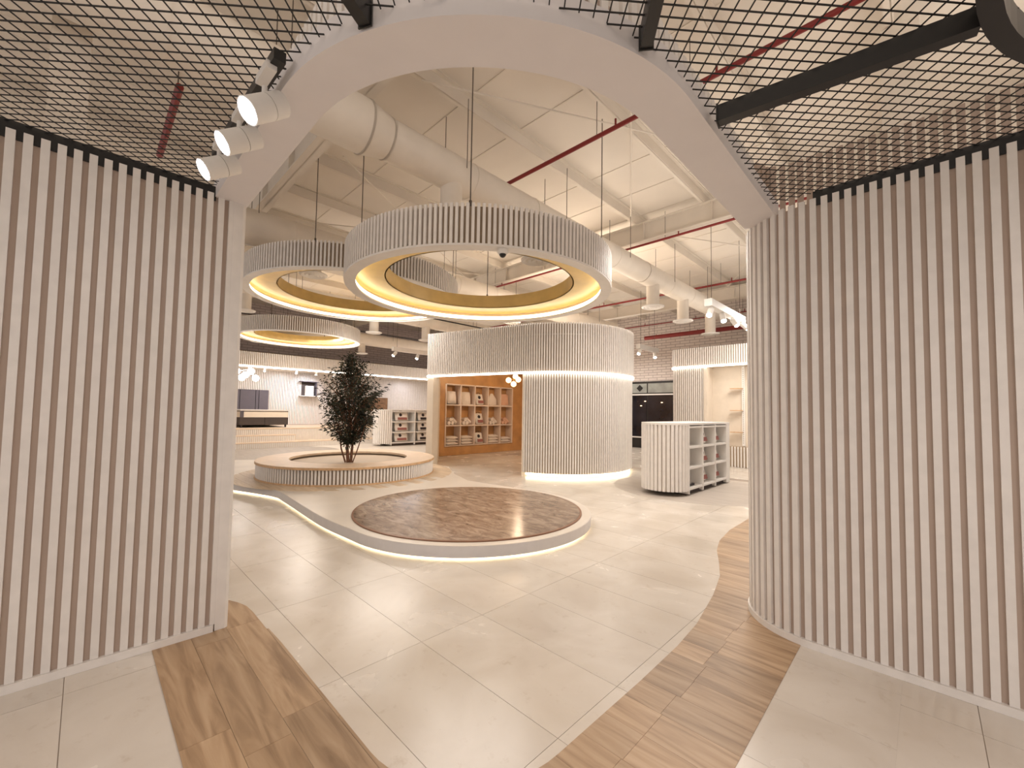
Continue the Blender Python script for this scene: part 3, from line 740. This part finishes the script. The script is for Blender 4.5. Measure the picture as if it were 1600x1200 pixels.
# cubby unit: five columns, three rows
cab = thing('cubby_shelf', 'pale five column cubby shelf recessed in the orange wood wall', 'shelf', W(-12.1, 10.5, .32))
Z0, Z1, S0, S1 = .32, 2.53, 8.88, 12.22; A0c = -12.33; DEP = .36; cw = (S1 - S0) / 5; ch = (Z1 - Z0) / 3
def abbox(a0, a1, b0, b1, z0, z1): return M().prism(abpath([(a0, b0), (a1, b0), (a1, b1), (a0, b1)]), z0, z1)
for k in range(6): put('upright', abbox(A0c, A0c + DEP, S0 + k * cw - .022, S0 + k * cw + .022, Z0, Z1), shelfpink, cab)
for c_ in range(5):
    for k in range(4): put('shelf', abbox(A0c, A0c + DEP - .005, S0 + c_ * cw + .022, S0 + (c_ + 1) * cw - .022, Z0 + k * ch - (.022 if k else -.001) + (.0 if k else 0), Z0 + k * ch + .022 if k else Z0 + .03), shelfpink, cab)
ordn = ['first', 'second', 'third', 'fourth', 'fifth']; rown = ['bottom', 'middle', 'top']
def rbox(c, d, rz, puff=.15):     # soft pillow-like box
    o = M(); n = 6; P = []; nx, ny = n, n
    for sgn in (-1, 1):
        for i in range(nx + 1):
            for j in range(ny + 1):
                u = -1 + 2 * i / nx; v_ = -1 + 2 * j / ny
                hgt = (1 - abs(u) ** 4) * (1 - abs(v_) ** 4)
                x = u * d[0] / 2 * (1 - .06 * v_ * v_); y = v_ * d[1] / 2 * (1 - .06 * u * u); z = sgn * d[2] / 2 * (.25 + .75 * hgt)
                P.append((c[0] + x * math.cos(rz) - y * math.sin(rz), c[1] + x * math.sin(rz) + y * math.cos(rz), c[2] + z))
    st = (nx + 1) * (ny + 1); fs = []
    for i in range(nx):
        for j in range(ny):
            q = i * (ny + 1) + j; fs += [(q, q + 1, q + ny + 2, q + ny + 1), (st + q, st + q + ny + 1, st + q + ny + 2, st + q + 1)]
    edge = [i * (ny + 1) for i in range(nx + 1)] + [nx * (ny + 1) + j for j in range(1, ny + 1)] + [i * (ny + 1) + ny for i in range(nx - 1, -1, -1)] + [j for j in range(ny - 1, 0, -1)]
    for i in range(len(edge)): p, q = edge[i], edge[(i + 1) % len(edge)]; fs.append((p, q, q + st, p + st))
    return o.add(P, fs)
def upright_soft(bm, c, tilt, rz):
    # stand a flat soft box up: rotate about its local x by tilt
    out = M(); ct, st = math.cos(tilt), math.sin(tilt); cr, sr = math.cos(rz), math.sin(rz)
    V = []
    for x, y, z in bm.v:
        y2, z2 = y * ct - z * st, y * st + z * ct
        V.append((c[0] + x * cr - y2 * sr, c[1] + x * sr + y2 * cr, c[2] + z2))
    return out.add(V, bm.f)
def bag(label, c, rz, w_=.36, h_=.46, pr=redp, cat='bag', group=None, tilt=1.32):
    """gusseted product bag leaning back; c = base centre, rz: heading of its width axis, front faces local -y"""
    t = thing('product_bag', label, cat, c, rz, group)
    b = rbox((0, 0, 0), (w_, h_, .15), 0)
    up_ = (0, 0, h_ / 2 * math.sin(tilt) + .012)
    put('sack', upright_soft(b, up_, tilt, 0), bagw, t, smooth=True, world=False)
    def plate(x0, x1, y0, y1, mt, nm):
        q = M().box(((x0 + x1) / 2 * w_, (y0 + y1) / 2 * h_, .079), (abs(x1 - x0) * w_, abs(y1 - y0) * h_, .006))
        put(nm, upright_soft(q, up_, tilt, 0), mt, t, world=False)
    plate(-.36, .36, -.40, -.14, pr, 'printed_band')
    q = M().cyl((-.12 * w_, .14 * h_, .074), (-.12 * w_, .14 * h_, .083), .065, n=14)
    put('printed_emblem', upright_soft(q, up_, tilt, 0), darkp, t, world=False)
    put('handle', upright_soft(M().tube([(-.07, h_ / 2 - .02, .0), (-.06, h_ / 2 + .05, 0), (.06, h_ / 2 + .05, 0), (.07, h_ / 2 - .02, 0)], [.009] * 4, 6), up_, tilt, 0), darkp, t, world=False)
    return t
layout = {(0, 2): 'pillow', (1, 2): 'pillow2', (2, 2): 'bag', (3, 2): 'cone', (4, 2): 'peachpillow', (0, 1): 'rolls', (1, 1): 'rolls', (2, 1): 'bag', (3, 1): 'rolls', (4, 1): 'peachrolls', (0, 0): 'fold', (1, 0): 'fold', (2, 0): 'bag', (3, 0): 'fold', (4, 0): 'fold2'}
for (c_, r_w), kd in layout.items():
    bc = S0 + (c_ + .5) * cw; zb = Z0 + r_w * ch + (.03 if r_w == 0 else .023)
    cen = W(A0c + .2, bc, zb); wh = f'in wall cubby, {rown[r_w]} row, {ordn[4 - c_]} column from drum' 
    if kd == 'bag':
        bag(f'white printed bag {wh}', cen, ANG_B, .36, .42, redp); continue
    if kd in ('fold', 'fold2'):
        t = thing('folded_towels', f'folded white bedding {wh}', 'towels', cen)
        for k in range(3 if kd == 'fold' else 2):
            put('fold', rbox((cen[0], cen[1], zb + .06 + k * .105), (.52, .28, .125), ANG_B), linen, t, smooth=True)
        continue
    if kd in ('rolls', 'peachrolls'):
        mt = linenp if kd == 'peachrolls' else linen
        t = thing('rolled_towels', f'{"peach" if kd == "peachrolls" else "white"} rolled towels {wh}', 'towels', cen)
        x, y, _ = cen
        for (db, dz, ln) in [(-.15, .07, .28), (0, .07, .28), (-.075, .19, .28)]:
            put('roll', M().cyl(W(A0c + .04, bc + db, zb + dz), W(A0c + .04 + ln, bc + db, zb + dz), .068, n=14), mt, t, smooth=True)
        put('loose_roll', M().cyl(W(A0c + .16, bc + .06, zb + .24), W(A0c + .16, bc + .26, zb + .07), .066, n=14), mt, t, smooth=True)
        continue
    mt = linenp if kd == 'peachpillow' else linen
    desc = {'pillow': 'plump white pillow', 'pillow2': 'square white pillow pack', 'cone': 'pointed white pillow', 'peachpillow': 'peach cushion'}[kd]
    t = thing('pillow', f'{desc} standing {wh}', 'pillow', cen)
    bx_ = rbox((0, 0, 0), (.42, .46, .2), 0)
    if kd == 'cone':
        bx_.v = [(x * (1 - .75 * max(0, y / .23)), y, z * (1 - .6 * max(0, y / .23))) for x, y, z in bx_.v]
    put('cushion', upright_soft(bx_, (cen[0], cen[1], zb + .245), PI / 2 - .12, ANG_B), mt, t, smooth=True)
    put('base_board', M().box((cen[0], cen[1], zb + .008), (.5, .28, .015), ANG_B), linen if kd != 'pillow' else darkf, t)
# warm globe cluster in the niche
gl = thing('globe_lamp', 'cluster of warm globe lamps hanging in the wooden niche', 'pendant lamp', (.05, 11.6, 2.3))
put('canopy', M().cyl((.05, 11.6, 3.38), (.05, 11.6, 3.5), .07, n=16), gold, gl)
put('stem', M().cyl((.05, 11.6, 2.5), (.05, 11.6, 3.4), .012, n=8), gold, gl)
for (x, y, z) in [(-.10, 11.55, 2.46), (.04, 11.5, 2.35), (.09, 11.62, 2.57), (.17, 11.55, 2.48)]:
    put('globe', M().sphere((x, y, z), .078, 12), globew, gl, smooth=True)
    put('arm', M().cyl((.05, 11.6, 2.5), (x, y, z), .008, n=6), gold, gl)

# ------------------------------------------------------------------ far right slatted shop front
BF = 13.75; fr = thing('slatted_shopfront', 'slatted shop front with LED line behind the right display unit', 'shop front', W(-5.4, BF, 0))
ft = [(-6.05, 15.2)] + [(-6.05, BF + .3), (-6.0, BF + .12), (-5.87, BF + .02), (-5.7, BF)] + [(-2.2, BF)]
ftp = abpath(ft)
put('fascia', M().strip(ftp, 3.16, 3.72, .12), drumback, fr)
slats(fr, ftp, 3.165, slat_mesh(.036, .03, .58), slatw, .066)
put('led_line', M().strip(shrink(ftp, -.035), 3.10, 3.155, .02), ledw, fr)
lwp = abpath(ft[:-1] + [(-4.98, BF)])
put('lower_wall', M().strip(shrink(lwp, .03), 0, 3.16, .12), drumback, fr)
slats(fr, shrink(lwp, .03), .02, slat_mesh(.036, .03, 3.1), slatw, .066)
put('niche_jamb', abbox(-4.98, -4.86, BF, BF + .5, 0, 3.12), cream, fr)
put('niche_back', abbox(-4.98, -2.2, BF + .5, BF + .6, 0, 3.7), cream, fr)
put('niche_soffit', abbox(-4.98, -2.2, BF + .1, BF + .6, 3.12, 3.2), cream, fr)
put('low_panel', abbox(-4.86, -2.2, BF + .30, BF + .5, 0, .62), drumback, fr)
slats(fr, abpath([(-4.86, BF + .30), (-2.2, BF + .30)]), .0, slat_mesh(.036, .03, .62), slatw, .085)
up_ = put('shelf_upright', abbox(-3.98, -3.90, BF + .44, BF + .498, .64, 3.1), white, fr)
for k in range(36): put('slot', abbox(-3.945, -3.935, BF + .437, BF + .441, .72 + k * .065, .755 + k * .065), darkf, up_)
for z in (1.05, 1.72, 2.40): put('bracket', abbox(-4.28, -3.95, BF + .28, BF + .44, z, z + .025), oak, fr)

# ------------------------------------------------------------------ shopfront window in the brick wall
win = put('window_1', abbox(-10.4, -7.7, RB1 - .06, RB1 - .004, .0, 3.08), black)
tag(win, 'black framed shop window with diamond emblem in the brick wall', 'window', kind='structure')
put('pane', abbox(-10.3, -9.08, RB1 - .075, RB1 - .06, .55, 2.42), glassd, win); put('pane', abbox(-9.02, -7.8, RB1 - .075, RB1 - .06, .55, 2.42), glassd, win)
put('pane', abbox(-10.3, -9.08, RB1 - .075, RB1 - .06, 2.55, 2.98), glassg, win); put('pane', abbox(-9.02, -7.8, RB1 - .075, RB1 - .06, 2.55, 2.98), glassg, win)
put('transom', abbox(-10.4, -7.7, RB1 - .1, RB1 - .06, 2.44, 2.50), white, win)
put('sill', abbox(-10.4, -7.7, RB1 - .12, RB1 - .06, .47, .52), white, win)
x, y, z = W(-9.42, RB1 - .085, 2.77)
put('diamond_emblem', M().add([(x + AX * p * .16 - BX * q, y + AY * p * .16 - BY * q, z + s * .16) for q in (0, .01) for p, s in [(-1, 0), (0, -1), (1, 0), (0, 1)]], [(0, 1, 2, 3), (7, 6, 5, 4), (0, 1, 5, 4), (1, 2, 6, 5), (2, 3, 7, 6), (3, 0, 4, 7)]), black, win)
for (a, zz) in [(-9.15, 2.16), (-8.35, 2.1), (-9.35, 1.95)]:
    put('inner_lamp', M().sphere(W(a, RB1 - .09, zz), .045, 8, .5), globew, win)

# ------------------------------------------------------------------ display units (stadium shaped kiosks)
def kiosk(label, x, y, z, ncol, h=1.42, L_=2.4):
    t = thing('display_unit', label, 'display unit', (x, y, z))
    R = .475; ix, iy = x - AX * R, y - AY * R        # (x,y): corner where ribs meet shelves; axis line runs along b
    # half-round end, bulging towards -b
    half = [(ix + R * (AX * math.cos(q) - BX * math.sin(q)), iy + R * (AY * math.cos(q) - BY * math.sin(q))) for q in [PI - PI * i / 28 for i in range(29)]]
    body = [(p[0], p[1]) for p in half]
    put('end_core', M().prism([(ix + (px_ - ix) * .93, iy + (py_ - iy) * .93) for px_, py_ in half] + [(half[-1][0] - AX * .03, half[-1][1] - AY * .03)], z + .09, z + h - .04), drumback, t)
    rib = M().cyl((0, 0, 0), (0, 0, h - .13), .034, n=10).mesh('rib')
    n = 18
    for i in range(n + 1):
        q = PI - PI * i / n
        put('rib', rib, slatw, t, (ix + (R - .03) * (AX * math.cos(q) - BX * math.sin(q)), iy + (R - .03) * (AY * math.cos(q) - BY * math.sin(q)), z + .09), smooth=(i == 0))
    far = [(half[-1][0] + BX * L_, half[-1][1] + BY * L_), (half[0][0] + BX * L_, half[0][1] + BY * L_)]
    put('top', M().prism(half + far, z + h - .04, z + h), white, t)
    def kb(a0, a1, b0, b1, z0, z1):   # local frame: a from shelf face (0, negative inwards), b along
        P = [(x + AX * a + BX * b, y + AY * a + BY * b) for a, b in [(a0, b0), (a1, b0), (a1, b1), (a0, b1)]]
        return M().prism(P, z + z0, z + z1)
    put('back_panel', kb(-.50, -.45, 0, L_, .1, h - .04), white, t)
    put('far_side_panel', kb(-.95, -.93, .1, L_, .1, h - .04), white, t)
    put('end_panel', kb(-.95, -.002, L_ - .2, L_ - .001, .02, h - .04), white, t)
    cwk = (L_ - .2) / ncol; rh = (h - .04 - .16) / 3
    for k in range(ncol + 1): put('upright', kb(-.45, 0, k * cwk - .02 if k else 0, k * cwk + .02, .03, h - .04), white, t)
    for k in range(4):
        for c_ in range(ncol): put('shelf', kb(-.45, -.008, c_ * cwk + .02, (c_ + 1) * cwk - .02, .12 + k * rh - .02, .12 + k * rh + .02), white, t)
    put('plinth', kb(-.9, -.08, .03, L_ - .05, .0, .095), darkf, t)  # dark block stands in for the black shadow in the gap below
    return cwk, rh
XK, YK = 3.50, 8.25
cwk, rh = kiosk('white ribbed display unit on grey floor circle in front of slatted shopfront', XK, YK, 0.0015, 3)
for c_ in range(3):
    for r_w in range(3):
        if c_ == 0 and r_w: continue
        bz = .0015 + .12 + r_w * rh + .021
        ps = (XK + AX * -.2 + BX * (c_ + .5) * cwk, YK + AY * -.2 + BY * (c_ + .5) * cwk, bz)
        if c_ == 0:
            t = thing('flat_pack', 'flat dark pack lying in the lowest cubby of the display unit on grey circle', 'pack', ps)
            put('sleeve', M().box((ps[0], ps[1], bz + .02), (.3, .2, .04), ANG_B), darkp, t)
            put('card', M().box((ps[0], ps[1], bz + .044), (.2, .14, .008), ANG_B), bagw, t); continue
        bag(f'white printed bag in {rown[r_w]} row of grey-circle display unit, {["", "second", "third"][c_]} column from ribs', ps, ANG_B, .34, .34, redp)
XL, YL = -4.72, 16.5
ZL = .156
cwk, rh = kiosk('white ribbed display unit standing behind the tree planter', XL, YL, ZL, 3, 1.44, 3.4)
for c_ in range(2):
    for r_w in range(3):
        bz = ZL + .12 + r_w * rh + .021
        ps = (XL + AX * -.2 + BX * (c_ + .5) * cwk, YL + AY * -.2 + BY * (c_ + .5) * cwk, bz)
        bag(f'{"red" if c_ == 0 else "dark"} printed bag in the {rown[r_w]} row of the display unit behind the planter', ps, ANG_B, .58, .37, redp if c_ == 0 else darkp)

# ------------------------------------------------------------------ bed stage on the left
SA = -17.3; SZ = .156
st = thing('bed_stage', 'raised stage with ribbed step risers along the grey brick wall', 'stage', W(SA, 6, SZ))
put('stage_core', abbox(-20.4, SA, -3, 17.2, .0, .80), cream, st)
put('stage_top', abbox(-20.4, SA + .02, -3, 17.2, .80, .835), lightoak, st)
rib2 = slat_mesh(.03, .02, .60)
tag(put('riser_ribs', (lambda g: [g.box(W(SA + .01, b * .062 - .5, .48), (.034, .02, .62), ANG_B) for b in range(0, 270)] and g)(M()), slatw, st), kind='stuff')
for (b0, b1, a1, zt) in [(-3, 5.6, SA + .35, .60), (-3, 11.5, SA + .65, .36)]:
    sp_ = put('step', abbox(SA, a1, b0, b1, .156, zt - .03), cream, st)
    put('tread', abbox(SA, a1 + .015, b0, b1, zt - .03, zt), lightoak, sp_)
    g = M()
    for k in range(int((b1 - max(b0, -.5)) / .062)): g.box(W(a1 + .008, max(b0, -.5) + .03 + k * .062, (.156 + zt - .03) / 2), (.034, .016, zt - .03 - .158), ANG_B)
    tag(put('riser_ribs', g, slatw, sp_), kind='stuff')
SW = -20.4
sb = put('wall_stage', abbox(SW - .1, SW, -3, 18.1, .80, 4.0), drumback)
tag(sb, 'white slatted wall behind the bed on the stage', 'wall', kind='structure')
g = M()
for k in range(300): g.box(W(SW + .015, -1.5 + k * .066, 2.4), (.04, .03, 3.1), ANG_B)
tag(put('slat', g, slatw, sb), kind='stuff')
fa = put('trim_3', abbox(-18.6, -18.5, -3, 17.4, 3.22, 3.74), drumback)
tag(fa, 'slatted canopy fascia with LED line over the bed stage', 'fascia', kind='structure')
g = M()
for k in range(280): g.box(W(-18.487, -1 + k * .066, 3.48), (.036, .026, .54), ANG_B)
tag(put('slat', g, slatw, fa), kind='stuff')
put('led_line', abbox(-18.5, -18.47, -3, 17.4, 3.16, 3.215), ledw, fa)
put('canopy', abbox(-20.4, -18.6, -3, 17.4, 3.22, 3.27), cream, fa)
# bed
def bed(label, b0, b1, a_back, a_front, z, hb, full=True):
    t = thing('bed', label, 'bed', W((a_back + a_front) / 2, (b0 + b1) / 2, z))
    z0 = z
    put('base', abbox(a_back + .1, a_front, b0, (b0 + b1) / 2 - .005, z0 + .10, z0 + .38), darkf, t); put('base', abbox(a_back + .1, a_front, (b0 + b1) / 2 + .005, b1, z0 + .10, z0 + .38), darkf, t)
    mt_ = put('mattress', abbox(a_back + .1, a_front - .01, b0 + .01, b1 - .01, z0 + .385, z0 + .64), mattw, t)
    put('piping', abbox(a_back + .09, a_front, b0, b1, z0 + .60, z0 + .625), darkf, mt_); put('mattress_top', abbox(a_back + .1, a_front - .005, b0 + .005, b1 - .005, z0 + .64, z0 + .67), bagw, mt_)
    put('corner_band', abbox(a_front - .012, a_front + .004, b0, b0 + .12, z0 + .385, z0 + .63), greyf, mt_)
    for a in (a_back + .2, a_front - .08):
        for b in (b0 + .07, b1 - .07): put('leg', M().cyl(W(a, b, z0), W(a, b, z0 + .1), .03, .04, 10), darkp, t)
    if hb:
        n = 6; ed = [b0 - .35, b0 + .06, b0 + .17, b0 + .47, b0 + 1.05, b0 + 1.17, b1 - .1]
        for k in range(6): put('headboard_panel', abbox(a_back, a_back + .09, ed[k] + .012, ed[k + 1] - .012, z0 + .3, z0 + 1.5), greyf, t)
        put('headboard', abbox(a_back, a_back + .05, ed[0], ed[-1], z0 + .02, z0 + 1.51), darkp, t)
    return t
bed('divan bed with cream mattress and grey panelled headboard on the stage', 4.0, 5.65, -20.36, -18.0, .836, True)
t2 = thing('bed', 'brown wooden bed half hidden behind the tree on the stage', 'bed', W(-19.4, 11.0, .836))
put('headboard', abbox(-20.36, -20.26, 9.9, 11.2, .84, 2.2), darkoak, t2)
put('base', abbox(-20.2, -18.2, 9.9, 11.5, .9, 1.2), darkf, t2); put('mattress', abbox(-20.2, -18.2, 9.95, 11.45, 1.2, 1.5), bagw, t2); put('blanket', abbox(-19.2, -18.18, 9.93, 11.47, 1.5, 1.54), paint('blue_blanket', (.06, .10, .22), .9), t2)
for a in (-20.1, -18.3):
    for b in (10, 11.4): put('leg', M().cyl(W(a, b, .836), W(a, b, .9), .04, n=8), darkp, t2)
# wall display box, second box
for (b, z, lab) in [(7.2, 2.5, 'small lit display box with packaging on the slatted stage wall'), (14.9, 2.35, 'small display box on the stage wall beside the drum')]:
    t = thing('display_box', lab, 'display box', W(SW + .04, b, z - .34))
    put('back', abbox(SW + .035, SW + .05, b - .3, b + .3, z - .34, z + .3), darkf, t)
    put('canopy', abbox(SW + .04, SW + .36, b - .42, b + .36, z + .3, z + .325), greyf, t)
    put('shelf', abbox(SW + .04, SW + .38, b - .42, b + .42, z - .36, z - .335), white, t)
    put('pack', abbox(SW + .1, SW + .25, b - .17, b + .17, z - .33, z + .12), bagw, t)
    put('side', abbox(SW + .04, SW + .3, b + .27, b + .3, z - .34, z + .3), greyf, t)
ch_ = thing('globe_chandelier', 'chandelier of white globes hanging over the bed', 'chandelier', W(-18.9, 4.3, 2.7))
gc = Vector(W(-18.9, 4.42, 2.98))
put('stem', M().cyl(gc, gc + Vector((0, 0, .3)), .02, n=8), silver, ch_)
put('canopy', M().cyl(gc + Vector((0, 0, .24)), gc + Vector((0, 0, .29)), .12, n=16), silver, ch_)
for (b, z) in [(4.0, 2.98), (4.2, 2.75), (4.62, 2.74), (4.45, 3.0), (4.3, 2.86)]:
    p = Vector(W(-18.9 + (b * 7 % .3), b, z)); put('globe', M().sphere(tuple(p), .125, 12), globe, ch_, smooth=True)
    put('arm', M().cyl(gc + Vector((0, 0, .1)), p, .012, n=6), silver, ch_)
for k, b in enumerate((5.0, 6.2, 7.0, 7.8)):
    w_ = ['under the chandelier end of the canopy', 'left of the lit display box', 'right above the lit display box', 'beyond the lit display box'][k]
    t = thing('downlight', f'small white spot lamp under the stage canopy {w_}', 'spotlight', W(-18.9, b, 3.05))
    put('head', M().cyl(W(-18.9, b, 3.2), W(-18.95, b, 3.06), .05, n=12), white, t)
    put('lens', M().cyl(W(-18.95, b, 3.06), W(-18.953, b, 3.05), .045, n=12), globe if k == 0 else lens2, t)
